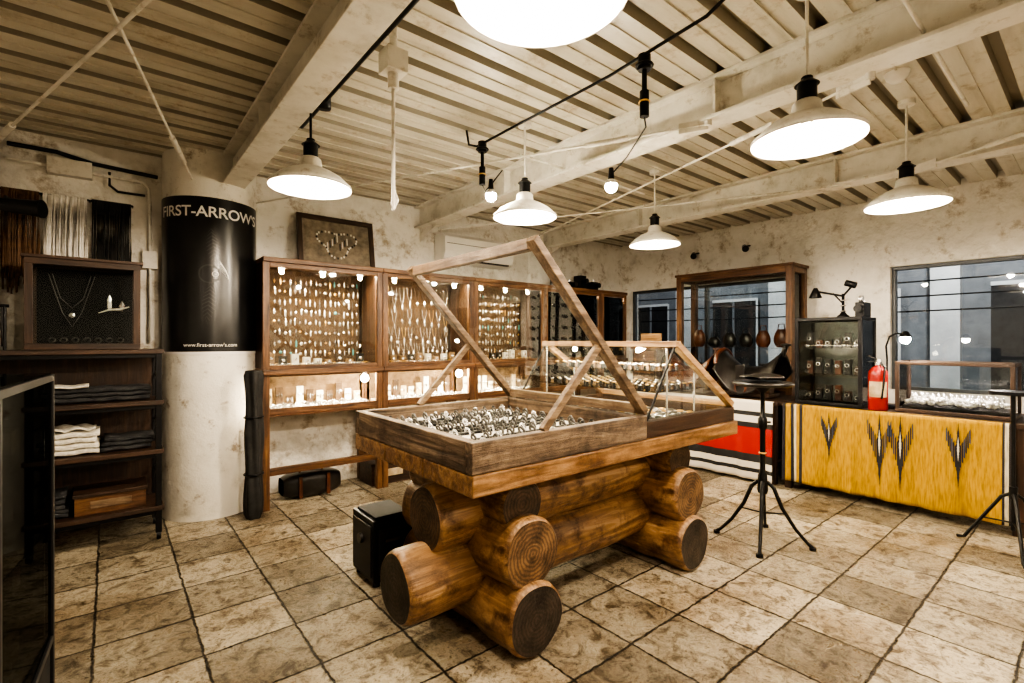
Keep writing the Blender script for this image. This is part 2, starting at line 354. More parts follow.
for k in range(28):
    a0=2*math.pi*k/28;a1=2*math.pi*(k+1)/28
    for R,c0,mt in ((.075,(-.01,1.93),M_pg),(.022,(.03,1.93),M_pw)):
        q=[(c0[0]+rr*math.cos(a),c0[1]+rr*math.sin(a)) for rr,a in ((R,a0),(R,a1),(R*.85,a1),(R*.85,a0))]
        p.add([wrap(x,z,CR+.007) for x,z in q],[(0,1,2,3)],mt)
p.build('sheet',e,recalc=False)
def wraptext(txt,size,z,mat,nm,bold=0,sp=1):
    c=bpy.data.curves.new(nm,'FONT'); c.body=txt; c.size=size; c.align_x='CENTER'; c.offset=bold; c.space_character=sp
    o=bpy.data.objects.new(nm,c); S.collection.objects.link(o); bpy.context.view_layer.update()
    me=bpy.data.meshes.new_from_object(o.evaluated_get(bpy.context.evaluated_depsgraph_get()))
    bpy.data.objects.remove(o)
    for v in me.vertices: v.co=wrap(v.co.x,z+v.co.y,CR+.009)
    me.materials.clear(); me.materials.append(mat); q=bpy.data.objects.new(nm,me); S.collection.objects.link(q); q.parent=e
wraptext("FIRST-ARROW'S",.116,2.375,M_pw,'headline_text',.0016,.97)
wraptext("www.first-arrow's.com",.04,1.36,M_pw,'footer_text')
# ------------------------------------------------------------------ wall cabinets
def pendant_piece(j,x,y,z,s,mat,kind):
    if kind==0: j.add([(x,y,z+s),(x-s*.45,y,z),(x,y-s*.3,z),(x+s*.45,y,z),(x,y,z-s*1.3)],[(0,1,2),(0,2,3),(4,2,1),(4,3,2)],mat)
    elif kind==1:
        n=8; j.add([(x,y-s*.25,z)]+[(x+s*.6*math.cos(2*math.pi*k/n),y,z+s*.6*math.sin(2*math.pi*k/n)) for k in range(n)],[(0,1+k,1+(k+1)%n) for k in range(n)],mat)
    else:
        j.add([(x,y,z+s*1.4),(x-s*.3,y-.003,z+s*.5),(x-s*.28,y-.003,z-s),(x,y,z-s*1.6),(x+s*.28,y-.003,z-s),(x+s*.3,y-.003,z+s*.5),(x,y-s*.2,z)],[(6,k,(k+1)%6) for k in range(6)],mat)
CF,CB=4.40,4.89
edges=[.97,2.02,3.08,4.14,5.2,5.75]
for ci in range(5):
    x0,x1=edges[ci],edges[ci+1]-.004; e=empty('jewelry_wall_cabinet')
    f=MB(); t=.055
    for X in (x0,x1-t):
        f.box(X,X+t,CF,CF+.05,0,2.06,W_oak); f.box(X,X+t,CB-.05,CB,0,2.06,W_oak)
    f.box(x0,x1,CF-.02,CB,2.06,2.1,W_oak)
    f.box(x0+t,x1-t,CF,CF+.04,2.02,2.06,W_oak)
    f.box(x0-.0,x1,CF-.03,CB,1.12,1.165,W_oak)
    f.box(x0+t,x1-t,CF,CF+.04,1.165,1.2,W_oak)
    f.box(x0+t,x1-t,CF,CF+.04,1.105,1.12,W_oak)
    f.box(x0+t,x1-t,CF,CF+.04,.79,.84,W_oak)
    f.box(x0,x1,CF+.01,CB,.77,.79,W_oak)
    f.box(x0+t,x1-t,CF+.01,CF+.05,.28,.34,W_oak)
    f.box(x0+.005,x0+.02,CF+.05,CB-.05,1.17,2.06,W_dark); f.box(x1-.02,x1-.005,CF+.05,CB-.05,1.17,2.06,W_dark)
    f.box(x0+.02,x1-.02,CB-.05,CB-.03,1.17,2.06,M_board); f.box(x0+.02,x1-.02,CB-.05,CB-.03,.79,1.12,M_tan)
    f.box(x0+.06,x1-.06,CF+.05,CB-.06,.79,.815,M_felt); f.box(x0+.06,x1-.06,CF+.05,CB-.06,1.165,1.178,M_tan)
    f.build('frame',e,.004)
    g=MB(); g.box(x0+t,x1-t,CF+.015,CF+.02,1.2,2.02,M_glass); g.box(x0+t,x1-t,CF+.015,CF+.02,.84,1.105,M_glass); g.build('glass_doors',e)
    j=MB(); yb=CB-.08; w=x1-x0
    if ci%2==0:
        ncol=int(w/.050)
        for r in range(8):
            z=1.965-r*.094
            for c in range(ncol):
                x=x0+.07+(w-.14)*(c+.5)/ncol+random.uniform(-.007,.007); s=random.uniform(.017,.028); dz=random.uniform(-.013,.009)
                j.box(x-.001,x+.001,yb-.012,yb-.01,z+dz,z+.03,M_dsilver); pendant_piece(j,x,yb-.02,z-.012+dz,s,random.choice([M_silver]*8+[M_dsilver,M_gold]) if random.random()>.04 else M_turq,random.choice([0,1,1,2,2]))
    else:
        for r,(zt,nn,dm) in enumerate(((1.98,10,.2),(1.75,10,.17),(1.55,12,.13),(1.38,15,.09))):
            for c in range(nn):
                xc=x0+.08+(w-.16)*(c+.5)/nn; hw=.30*(w-.16)/nn; dep=dm*random.uniform(.65,1.1)
                pts=[(xc-hw,yb-.015,zt),(xc-hw*.85,yb-.02,zt-dep*.5),(xc-hw*.45,yb-.023,zt-dep*.85),(xc,yb-.025,zt-dep),(xc+hw*.45,yb-.023,zt-dep*.85),(xc+hw*.85,yb-.02,zt-dep*.5),(xc+hw,yb-.015,zt)]
                j.tube(pts,.0022,random.choice([M_silver]*3+[M_gold,M_dsilver]),4); pendant_piece(j,xc,yb-.03,zt-dep-.02,random.uniform(.024,.036),M_silver,random.choice([0,1,2]))
    for c in range(int(w/.1)):
        x=x0+.11+c*.1
        if x>x1-.1: break
        hgt=random.uniform(.05,.12); j.box(x-.03,x+.03,4.6,4.64,1.18,1.18+hgt,random.choice([M_tan,M_blackm,M_felt,W_dark])); pendant_piece(j,x,4.595,1.18+hgt*.6,.025,M_silver,1)
    for r in range(4):
        for c in range(int((w-.14)/.05)):
            x=x0+.09+c*.05; j.torus((x,4.48+r*.09,.83),.015,.005,M_silver if random.random()<.5 else M_dsilver,8,4,Matrix.Rotation(1.2,3,'X'))
            if r<2: j.torus((x,4.48+r*.06,1.195),.014,.005,random.choice([M_silver,M_dsilver,M_gold]),8,4,Matrix.Rotation(1.2,3,'X'))
    for c in range(int((w-.14)/.09)):
        x=x0+.12+c*.09; hh=random.uniform(.07,.2); j.box(x-.03,x+.03,4.74,4.755,.82,.82+hh,random.choice([M_paper,M_felt,M_felt,M_board]))
        for q in range(3): pendant_piece(j,x-.02+.02*q,4.735,.83+hh*.5,.016,random.choice([M_dsilver,M_silver]),random.choice([0,1,2]))
    nb=3 if w>.8 else 1
    for q in range(nb):
        xb=x0+w*(q+.5)/nb; j.cyl((xb,4.52,2.055),(xb,4.52,2.02),.02,M_silver,n=12,r1=.026); j.sphere((xb,4.52,2.0),.02,M_bulb,10)
    j.build('jewelry',e)
    light('strip_light','AREA',((x0+x1)/2,CF+.12,2.045),40*w,(1,.80,.52),e,w*.85,(math.radians(-25),0,0),.03)
    light('lower_strip_light','AREA',((x0+x1)/2,CF+.1,1.11),22*w,(1,.82,.56),e,w*.8,(math.radians(-15),0,0),.03)
for x in (1.86,2.92):
    s=MB(); s.cyl((x,4.455,1.12),(x,4.455,1.09),.022,M_silver,n=14); s.sphere((x,4.455,1.055),.036,M_bulbh,12); s.build('counter_spot_bulb')
e=MB(); Mr=Matrix.Translation((1.71,4.72,2.105))@Matrix.Rotation(math.radians(-9),4,'X')
e.box(-.37,.37,-.015,.015,0,.045,W_dark,Mr);e.box(-.37,.37,-.015,.015,.46,.505,W_dark,Mr);e.box(-.37,-.325,-.015,.015,.045,.46,W_dark,Mr);e.box(.325,.37,-.015,.015,.045,.46,W_dark,Mr)
e.box(-.325,.325,.0,.01,.045,.46,M_artbg,Mr)
for k in range(40):
    a=math.pi*2*k/40; rr=1+.25*math.sin(3*a); e.box(.17*rr*math.cos(a)-.008,.17*rr*math.cos(a)+.008,-.004,0,.25+.12*rr*math.sin(a)-.01,.25+.12*rr*math.sin(a)+.01,M_cloth if k%3 else M_blackm,Mr)
for k in range(9): 
    zz=.18+.02*(k%5); e.box(-.1+.024*k,-.088+.024*k,-.004,0,zz,zz+.07,M_blackm if k%2 else M_cloth,Mr)
e.build('framed_artwork',bevel=.002)
b=MB()
for x,h in ((4.55,.16),(4.78,.1),(5.0,.2),(5.25,.13)):
    b.box(x-.06,x+.06,4.55,4.68,2.1,2.1+h,M_black); b.cyl((x,4.55,2.1+h*.6),(x,4.48,2.1+h*.6),.035,M_black,n=16); b.cyl((x+.02,4.62,2.1+h),(x+.02,4.62,2.14+h),.02,M_silver,n=12)
b.build('vintage_camera_collection',bevel=.006)
b=MB()
def acprof(i,j):
    P=[(4.9,2.62),(4.73,2.62),(4.68,2.58),(4.67,2.42),(4.70,2.34),(4.78,2.31),(4.9,2.31)]
    k=min(int(j*6+.5),6); return Vector((2.88+.98*i,P[k][0],P[k][1]))
b.surf(acprof,1,6,M_white,False)
for X in (2.88,3.86): b.add([acprof(0 if X<3 else 1,k/6) for k in range(7)],[tuple(range(7))],M_white)
b.box(2.93,3.81,4.70,4.76,2.325,2.34,M_black); b.box(2.9,3.84,4.664,4.668,2.5,2.505,M_blackm)
b.build('air_conditioner')
# ------------------------------------------------------------------ left rack
e=empty('metal_shelf_rack'); f=MB(); rx0,rx1,ry0,ry1=-.72,.27,4.28,4.66
for X in (rx0,rx1):
    for Y in (ry0,ry1): f.box(X-.018,X+.018,Y-.018,Y+.018,.05,1.34,M_black); f.cyl((X-.012,Y,.03),(X+.012,Y,.03),.03,M_black,n=16); f.cyl((X,Y,.03),(X,Y,.06),.012,M_black,n=8)
for z in (1.345,.985,.64,.24):
    f.box(rx0-.03,rx1+.03,ry0-.03,ry1+.02,z-.03,z,W_dark); f.box(rx0,rx1,ry0-.012,ry0-.004,z-.06,z-.03,M_black)
f.box(rx0,rx1,ry1-.01,ry1+.002,.2,1.33,W_dark)
for X in (rx0,rx1):
    for z in (.45,.82,1.15): f.cyl((X,ry0,z),(X,ry1,z),.007,M_black,n=8)
f.build('rack',e,.003)
def folded(b,x0,x1,y0,y1,z0,n,mat,h=.025):
    z=z0
    for k in range(n):
        hh=h*random.uniform(.8,1.2);dx=random.uniform(-.012,.012)
        def fn(i,j,z=z,hh=hh,dx=dx):
            a=j*math.pi*2; X=x0+(x1-x0)*i+dx; yy=(y0+y1)/2-(y1-y0)/2*math.copysign(abs(math.cos(a))**.35,math.cos(a)); zz=z+hh/2+hh/2*math.copysign(abs(math.sin(a))**.5,math.sin(a))+.004*math.sin(X*40+k)+.004
            return Vector((X,yy,zz))
        b.surf(fn,10,14,mat); z+=hh
    return z
b=MB(); z=folded(b,-.36,-.06,4.33,4.6,.642,4,M_cloth,.035)
def crump(i,j): return Vector((-.34+.26*i+.01*math.sin(j*9),4.34+.24*j,z+.01+.02*abs(math.sin(i*7+j*3))+.02*math.sin(i*3.1)*math.sin(j*3.1)))
b.surf(crump,16,12,M_cloth); b.build('folded_shirt_stack',solid=.004)
b=MB(); folded(b,-.04,.24,4.33,4.6,.642,3,M_dcloth,.03); b.build('folded_shirt_stack',solid=.004)
b=MB(); folded(b,-.66,-.4,4.33,4.6,.642,4,M_dcloth,.03); b.build('folded_shirt_stack',solid=.004)
b=MB(); folded(b,-.4,.22,4.33,4.6,.987,3,M_dcloth,.03); folded(b,-.35,-.12,4.31,4.5,1.085,1,M_cloth,.02); b.build('folded_cloth',solid=.003)
b=MB(); b.box(-.18,.2,4.32,4.6,.242,.36,W_oak); b.box(-.19,.21,4.31,4.61,.36,.385,W_dark); b.box(-.1,.12,4.315,4.32,.28,.33,W_lid); b.build('wooden_cigar_box',bevel=.004)
b=MB(); folded(b,-.55,-.22,4.33,4.6,.242,5,M_dcloth,.03); b.build('folded_shirt_stack',solid=.004)
e=empty('wood_framed_display_case'); f=MB(); x0,x1,y0,y1,z0,z1=-.42,.17,4.36,4.64,1.347,1.94;t=.04
for z in (z0,z1-t): f.box(x0,x1,y0,y0+t,z,z+t,W_dark); f.box(x0,x1,y1-t,y1,z,z+t,W_dark); f.box(x0,x0+t,y0+t,y1-t,z,z+t,W_dark); f.box(x1-t,x1,y0+t,y1-t,z,z+t,W_dark)
for X in (x0,x1-t):
    for Y in (y0,y1-t): f.box(X,X+t,Y,Y+t,z0+t,z1-t,W_dark)
f.box(x0+t,x1-t,y1-.045,y1-.041,z0+t,z1-t,M_vel); f.box(x0+.01,x1-.01,y0+.01,y1-.01,z0,z0+.03,W_dark); f.box(x0-.015,x1+.015,y0-.015,y1+.01,z1,z1+.02,W_dark)
f.build('frame',e,.003)
g=MB(); g.box(x0+t,x1-t,y0+.015,y0+.019,z0+t,z1-t,M_dullglass); g.build('glass',e)
j=MB()
j.tube([(-.3,4.55,1.86),(-.26,4.55,1.7),(-.2,4.55,1.63),(-.14,4.55,1.7),(-.1,4.55,1.86)],.0025,M_dsilver,5)
j.tube([(-.32,4.56,1.86),(-.25,4.56,1.6),(-.2,4.56,1.5),(-.15,4.56,1.6),(-.08,4.56,1.86)],.0025,M_dsilver,5)
pendant_piece(j,-.2,4.53,1.58,.03,M_silver,1); pendant_piece(j,.0,4.53,1.68,.04,M_silver,2);pendant_piece(j,.07,4.53,1.66,.035,M_silver,0)
for k in range(7): j.torus((-.3+.06*k,4.5,1.41),.017,.005,M_dsilver,10,5,Matrix.Rotation(1.2,3,'X'))
j.tube([(-.06,4.5,1.6),(.0,4.48,1.625),(.06,4.49,1.63),(.11,4.5,1.65)],[.003,.007,.009,.005],M_cloth,6)
j.build('jewelry',e)
e=empty('hanging_leather_cords')
M_brn=noisy('brown_cord',[(.06,.028,.013),(.17,.09,.04)],scale=20,rough=.7); M_wc=noisy('white_cord',[(.7,.66,.6),(.88,.85,.8)],scale=20,rough=.8)
j=MB()
for a,c,mt in ((-.58,-.39,M_brn),(-.37,-.13,M_wc),(-.10,.13,M_blackm)):
    n=30
    for k in range(n):
        x=a+(c-a)*(k+.5)/n; zb=1.85+random.uniform(-.12,.02)
        j.tube([(x,4.86,2.47),(x,4.845,2.44),(x+random.uniform(-.005,.005),4.855,2.1),(x+random.uniform(-.008,.008),4.86,zb)],.0056,mt,5)
    j.cyl((a-.01,4.86,2.46),(c+.01,4.86,2.46),.008,M_black,n=8)
for x in (-.6,-.38,-.115,.14): j.cyl((x,4.86,2.46),(x,4.91,2.46),.006,M_black,n=6)
j.build('cords',e)
b=MB(); 
for k in range(14):
    x=-.72+.016*k; b.tube([(x,4.32,1.62),(x,4.31,1.5),(x+.004,4.315,1.37)],.007,M_blackm,5)
b.cyl((-.75,4.32,1.62),(-.48,4.32,1.62),.01,M_black); b.cyl((-.5,4.32,1.62),(-.5,4.32,1.347),.008,M_black); b.cyl((-.73,4.32,1.62),(-.73,4.32,1.347),.008,M_black)
b.build('hanging_black_cords')
b=MB(); 
def postf(i,j):
    a=j*2*math.pi; r=.075+.006*math.sin(i*17+j*9)+.004*math.sin(j*31+i*5); return Vector((-.67+r*math.cos(a),4.79+r*math.sin(a),2.9*i))
b.surf(postf,24,20,W_oak[2]); b.build('rough_wood_post')
b=MB(); b.cyl((-.62,4.50,2.28),(-.34,4.40,2.26),.035,M_gun,r1=.055,n=22); b.cyl((-.345,4.402,2.26),(-.335,4.398,2.26),.058,M_gun,n=22); b.tube([(-.5,4.91,2.30),(-.5,4.7,2.34),(-.52,4.55,2.34),(-.52,4.47,2.29)],.010,M_gun); b.torus((-.5,4.46,2.27),.05,.006,M_gun); b.cyl((-.5,4.88,2.30),(-.5,4.91,2.30),.045,M_gun,n=18); b.build('wall_spotlight')
b=MB(); b.tube([(-.55,4.87,2.68),(.2,4.87,2.66),(.24,4.87,2.62),(.25,4.87,2.5),(.25,4.87,1.4)],.014,M_whitep); b.box(.2,.3,4.84,4.91,1.98,2.12,M_whitep); b.tube([(-.55,4.86,2.78),(-.3,4.86,2.78),(-.1,4.86,2.74),(.3,4.86,2.72)],.016,M_gun); b.box(-.35,-.1,4.84,4.91,2.62,2.74,M_whitep); b.tube([(.22,4.87,2.56),(.05,4.87,2.56),(.0,4.87,2.6),(.0,4.87,2.7)],.010,M_gun); b.build('wall_conduit',bevel=.003)
b=MB(); 
def roll(i,j):
    a=j*2*math.pi; r=.062+.007*math.sin(i*14)+.008*math.sin(a*5+i*4); r*= (1 if .03<i<.97 else .8); return Vector((.885+r*math.cos(a),4.31+r*math.sin(a),1.17*i))
b.surf(roll,30,40,M_blackm); b.sphere((.885,4.31,1.15),.06,M_blackm,sc=(1,1,.4)); b.torus((.885,4.31,.8),.067,.008,M_black,24); b.torus((.885,4.31,.35),.067,.008,M_black,24); b.build('black_fabric_roll')
b=MB(); 
def bag(i,j):
    a=j*2*math.pi; w=.25; cx=1.42
    yy=.13*math.copysign(abs(math.cos(a))**.5,math.cos(a)); zz=.11*math.copysign(abs(math.sin(a))**.6,math.sin(a)); s=math.sin(math.pi*min(max(i,.02),.98))**.15
    return Vector((cx-w+2*w*i,4.64+yy*s,.115+zz*s))
b.surf(bag,18,20,M_bleather); 
for x in (1.3,1.54): b.box(x-.015,x+.015,4.5,4.51,.02,.21,M_leather)
b.tube([(1.32,4.62,.22),(1.34,4.6,.27),(1.5,4.6,.27),(1.52,4.62,.22)],.01,M_leather); b.build('leather_travel_bag')
b=MB(); b.box(1.95,2.42,4.5,4.8,.0,.19,W_dark); b.box(1.94,2.43,4.49,4.81,.19,.215,W_dark); b.box(2.1,2.27,4.484,4.49,.08,.15,M_paper); b.box(1.97,2.0,4.485,4.49,0,.19,W_grey); b.box(2.37,2.4,4.485,4.49,0,.19,W_grey); b.build('wooden_crate',bevel=.004)
# ------------------------------------------------------------------ central log table
T=empty('log_base_display_table')
def log(axis,c,lo,hi,z,r,endm):
    b=MB(); L=hi-lo; N=40; secs=[(0,.9),(.012,.97),(.03,1.0)]+[(L*k/16,1+.025*math.sin(k*1.3+c*7)) for k in range(1,16)]+[(L-.03,1.0),(L-.012,.97),(L,.9)]
    secs.sort(); ph=random.uniform(0,6)
    def rad(a): return r*(1+.022*math.sin(3*a+ph)+.014*math.sin(5*a+2*ph))
    vs=[]
    for x,s in secs:
        for k in range(N):
            a=2*math.pi*k/N; vs.append(Vector((x-L/2,rad(a)*s*math.cos(a),rad(a)*s*math.sin(a))))
    fs=[(i*N+k,i*N+(k+1)%N,(i+1)*N+(k+1)%N,(i+1)*N+k) for i in range(len(secs)-1) for k in range(N)]
    b.add(vs,fs,M_log,True)
    b.add(vs,[tuple(range(N)),tuple(range((len(secs)-1)*N,len(secs)*N))],endm)
    mid=(lo+hi)/2
    loc=(mid,c,z) if axis=='x' else (c,mid,z)
    b.build('log_'+axis,T,loc=loc,rot=None if axis=='x' else (0,0,math.pi/2))
for X in (1.46,2.76):
    log('y',X,1.60,2.60,.167,.165,E_dk); log('y',X,1.63,2.60,.45,.165,E_or); log('y',X,1.70,2.58,.655,.125,E_md)
log('x',2.0,.97,3.1,.31,.16,E_dk); log('x',2.0,1.12,3.0,.585,.155,E_md); log('x',2.38,1.40,3.1,.31,.155,E_dk); log('x',2.38,1.36,3.0,.585,.15,E_md)
b=MB()
for k in range(3):
    y0=1.58+k*.397; b.box(1.10,3.26,y0,y0+.396,.78,.868,W_slab)
b.build('slab_top',T,.006)
E=empty('jewelry_tray_with_open_lid'); f=MB(); x0,x1,y0,y1=1.10,2.25,1.585,2.77; z0,z1=.87,1.0; t=.05
f.box(x0,x1,y0,y0+t,z0,z1,W_grey); f.box(x0,x1,y1-t,y1,z0,z1,W_grey); f.box(x0,x0+t,y0+t,y1-t,z0,z1,W_grey); f.box(x1-t,x1,y0+t,y1-t,z0,z1,W_grey)
f.box(x0+t,x1-t,y0+t,y1-t,z0,z0+.02,W_oak); f.box(x0+t+.03,x1-t-.1,y0+t+.02,y1-t-.02,z0+.02,z0+.06,M_felt)
f.build('tray_body',E,.005)
j=MB()
for a in range(12):
    for c in range(12):
        X=x0+.15+a*.074; Y=y0+.15+c*.08
        if random.random()<.93:
            s=random.uniform(.95,1.25); j.torus((X,Y,z0+.076),.017*s,.0055*s,M_dsilver if random.random()<.8 else M_silver,12,6,Matrix.Rotation(1.2,3,'Y'))
            if random.random()<.5: j.sphere((X-.004,Y,z0+.097),.010*s,random.choice([M_dsilver,M_blackm,M_blackm,M_silver]),8,(1,1,.6))
for c in range(12):
    if c%4!=3: j.box(x0+.12,x1-.17,y0+.14+c*.08,y0+.162+c*.08,z0+.06,z0+.072,M_blackm)
j.build('ring_display',E)
hx,hz=2.235,1.0; ang=math.atan2(.85,.82); LL=1.17
def lidpt(s,y,o=0): return Vector((hx-math.cos(ang)*s+math.sin(ang)*o*1,y,hz+math.sin(ang)*s+math.cos(ang)*o))
l=MB(); bw=.055;bh=.04
for Y in (y0+bw/2,y1-bw/2): l.beam(lidpt(0.0,Y,.02),lidpt(LL,Y,.02),bw,bh,W_lid[0])
l.beam(lidpt(LL-.03,y0+bw,.02),lidpt(LL-.03,y1-bw,.02),.04,bw,W_lid[1]); l.beam(lidpt(.03,y0+bw,.02),lidpt(.03,y1-bw,.02),.04,bw,W_lid[1])
l.build('lid_frame',E,.004)
l=MB(); P=[lidpt(.05,y0+bw,.02),lidpt(LL-.05,y0+bw,.02),lidpt(LL-.05,y1-bw,.02),lidpt(.05,y1-bw,.02)]; l.add(P,[(0,1,2,3)],M_glass); l.build('lid_glass',E,recalc=False)
l=MB()
for Y in (y0+.025,y1-.025):
    l.beam((1.50,Y,1.0),lidpt(.52,Y,.0),.03,.035,W_lid[0])
l.build('lid_props',E,.003)
E=empty('slant_top_glass_case'); f=MB(); x0,x1,y0,y1=2.27,3.25,1.60,2.75; z0,z1=.87,.96
f.box(x0,x1,y0,y0+.05,z0,z1,W_dark); f.box(x0,x1,y1-.05,y1,z0,z1,W_dark); f.box(x0,x0+.05,y0+.05,y1-.05,z0,z1,W_dark); f.box(x1-.05,x1,y0+.05,y1-.05,z0,z1,W_dark)
f.box(x0+.05,x1-.05,y0+.05,y1-.05,z0,z0+.03,M_felt)
f.build('case_base',E,.004)
f=MB(); tx=2.58; tz=1.385
for Y in (y0+.02,y1-.02):
    f.beam((tx,Y,tz),(x1-.01,Y,z1+.015),.045,.04,W_case[0]); f.beam((x0+.02,Y,z1+.0),(tx,Y,tz),.012,.012,M_black)
f.beam((tx,y0,tz),(tx,y1,tz),.045,.035,W_case[1]); f.beam((x1-.02,y0+.04,z1+.02),(x1-.02,y1-.04,z1+.02),.04,.035,W_case[1])
f.build('slant_frame',E,.003)
g=MB(); 
for Y in (y0+.015,y1-.015): g.add([(x0+.02,Y,z1),(x1-.02,Y,z1),(tx,Y,tz)],[(0,1,2)],M_glass)
g.add([(tx,y0,tz),(tx,y1,tz),(x1-.02,y1,z1),(x1-.02,y0,z1)],[(0,1,2,3)],M_glass); g.add([(tx,y0,tz),(tx,y1,tz),(x0+.02,y1,z1),(x0+.02,y0,z1)],[(0,1,2,3)],M_glass); g.build('glass_panels',E,recalc=False)
j=MB()
for k,(z,xa,xb) in enumerate(((1.1,2.45,2.95),(1.22,2.5,2.8))):
    j.box(xa,xb,y0+.06,y1-.06,z,z+.005,M_glass)
    for a in range(int((xb-xa)/.07)):
        for c in range(11): 
            X=xa+.04+a*.07;Y=y0+.12+c*.085; j.cyl((X,Y,z+.005),(X,Y,z+.03),.012,random.choice([M_tan,M_blackm,M_blackm,M_board]),n=8,r1=.006); j.torus((X,Y,z+.035),.010,.004,random.choice([M_silver,M_gold]),8,4)
for a in range(11):
    for c in range(13):
        X=x0+.1+a*.075;Y=y0+.1+c*.075; j.torus((X,Y,z0+.04),.02,.006,random.choice([M_silver,M_dsilver,M_dsilver,M_gold]),9,4)
for Y in (y0+.06,y1-.06): j.cyl((2.55,Y,z0+.03),(2.55,Y,1.36),.006,M_silver,n=8); j.cyl((2.85,Y,z0+.03),(2.85,Y,1.2),.006,M_silver,n=8)
for Y in (y0+.3,y1-.3): j.sphere((2.60,Y,1.345),.016,M_bulb,10)
j.build('jewelry',E)
light('case_light','AREA',(2.62,2.17,1.35),10,(1,.83,.58),E,.04,(0,0,0),1.0)
b=MB(); ox=1.15; oy=2.63; Wd=.25
b.box(ox,ox+Wd,oy,oy+.3,.03,.38,M_black); b.box(ox-.01,ox,oy+.02,oy+.28,.06,.35,M_gun); b.cyl((ox-.01,oy+.15,.25),(ox-.025,oy+.15,.25),.03,M_dsilver,n=16); b.box(ox+.03,ox+Wd-.03,oy-.008,oy,.07,.33,M_gun); b.box(ox+.07,ox+.19,oy-.014,oy-.008,.25,.27,M_dsilver); b.cyl((ox+.12,oy-.008,.16),(ox+.12,oy-.02,.16),.035,M_dsilver,n=18); b.box(ox+.02,ox+Wd-.02,oy+.02,oy+.28,.38,.395,M_blackm)
for X in (ox+.03,ox+Wd-.03):
    for Y in (oy+.03,oy+.27): b.cyl((X,Y,0),(X,Y,.03),.02,M_black,n=10)
b.build('small_safe',bevel=.008)
# ------------------------------------------------------------------ foreground left black showcase
E=empty('black_glass_showcase'); f=MB(); R=Matrix.Translation((-.168,2.66,0))@Matrix.Rotation(math.radians(-4),4,'Z')
W,L,H=.7,1.35,1.27; t=.026
for X in (-W,-t):
    for Y in (-L,-.80,-t): f.box(X,X+t,Y,Y+t,0,H,M_gun,R)
for z in (0,.22,H-t):
    zz=z+t
    f.box(-W+t,-t,-L,-L+t,z,zz,M_gun,R); f.box(-W+t,-t,-t,0,z,zz,M_gun,R); f.box(-W,-W+t,-L+t,-t,z,zz,M_gun,R); f.box(-t,0,-L+t,-t,z,zz,M_gun,R)
f.box(-W+t,-t,-L+t,-t,.22,.24,M_blackm,R); f.box(-W+.005,-W+.015,-L+t,-t,.03,H-t,M_blackm,R)
f.box(-.02,-.01,-L+t,-t,.03,.22,M_blackm,R); f.box(-.67,-.03,-.02,-.01,.03,.22,M_blackm,R); f.box(-.67,-.03,-.012,-.004,.24,H-t,M_blackm,R)
f.build('frame',E,.003)
g=MB(); g.box(-.012,-.008,-L+t,-t,.25,H-t,M_smoke,R); g.box(-W+t,-t,-L+.008,-L+.012,.25,H-t,M_smoke,R); g.box(-W+.01,-.01,-L+.01,-.01,H,H+.006,M_smoke,R)
for z in (.5,.76,1.0): g.box(-W+.04,-.04,-L+.04,-.04,z,z+.006,M_glass,R)
g.build('glass',E)
j=MB()
for z in (.242,.506,.766,1.006):
    for k in range(16):
        X=-.12-.14*(k%4);Y=-.15-.3*(k//4)-random.uniform(0,.05)
        j.box(X-.04,X+.04,Y-.06,Y+.06,z,z+random.uniform(.02,.1),random.choice([M_blackm,M_bleather,M_leather,M_tan]),R); j.torus(R@Vector((X,Y,z+.12)),.02,.004,M_silver,10,5)
j.build('accessories',E)
# ------------------------------------------------------------------ iron stool
b=MB(); sx,sy=3.54,1.54
for k in range(4):
    a=math.radians(20+90*k); d=Vector((math.cos(a),math.sin(a),0)); c=Vector((sx,sy,0))
    b.tube([c+d*.03+Vector((0,0,.42)),c+d*.07+Vector((0,0,.38)),c+d*.12+Vector((0,0,.25)),c+d*.2+Vector((0,0,.12)),c+d*.27+Vector((0,0,.04)),c+d*.30+Vector((0,0,.015))],[.012,.014,.013,.012,.011,.014],M_black)
    b.cyl(c+d*.30,c+d*.30+Vector((0,0,.02)),.022,M_black,n=12)
    b.tube([c+Vector((0,0,.2)),c+d*.14+Vector((0,0,.215))],.006,M_black)
b.lathe([(.03,.34),(.035,.36),(.03,.46),(.018,.5),(.018,.78),(.03,.8),(.03,.86),(.015,.88),(.015,1.04),(.05,1.07),(.06,1.09)],(sx,sy,0),M_black,20)
b.torus((sx,sy,.62),.02,.006,M_gold); b.cyl((sx,sy,.83),(sx+.07,sy-.02,.83),.008,M_black)
b.lathe([(.0001,1.09),(.18,1.09),(.195,1.1),(.198,1.11),(.18,1.12),(.0001,1.122)],(sx,sy,0),M_bleather,32)
b.build('adjustable_iron_stool')
b=MB(); 
def lea(i,j):
    a=j*2*math.pi; X=sx-.17+.34*i; s=math.sin(math.pi*min(max(i,.03),.97))**.4
    return Vector((X,sy+.12*s*math.cos(a)+.02*math.sin(i*9),1.152+(.018+.008*math.sin(i*14))*s*math.sin(a)+.002))
b.surf(lea,20,16,M_bleather); b.build('leather_pouch')
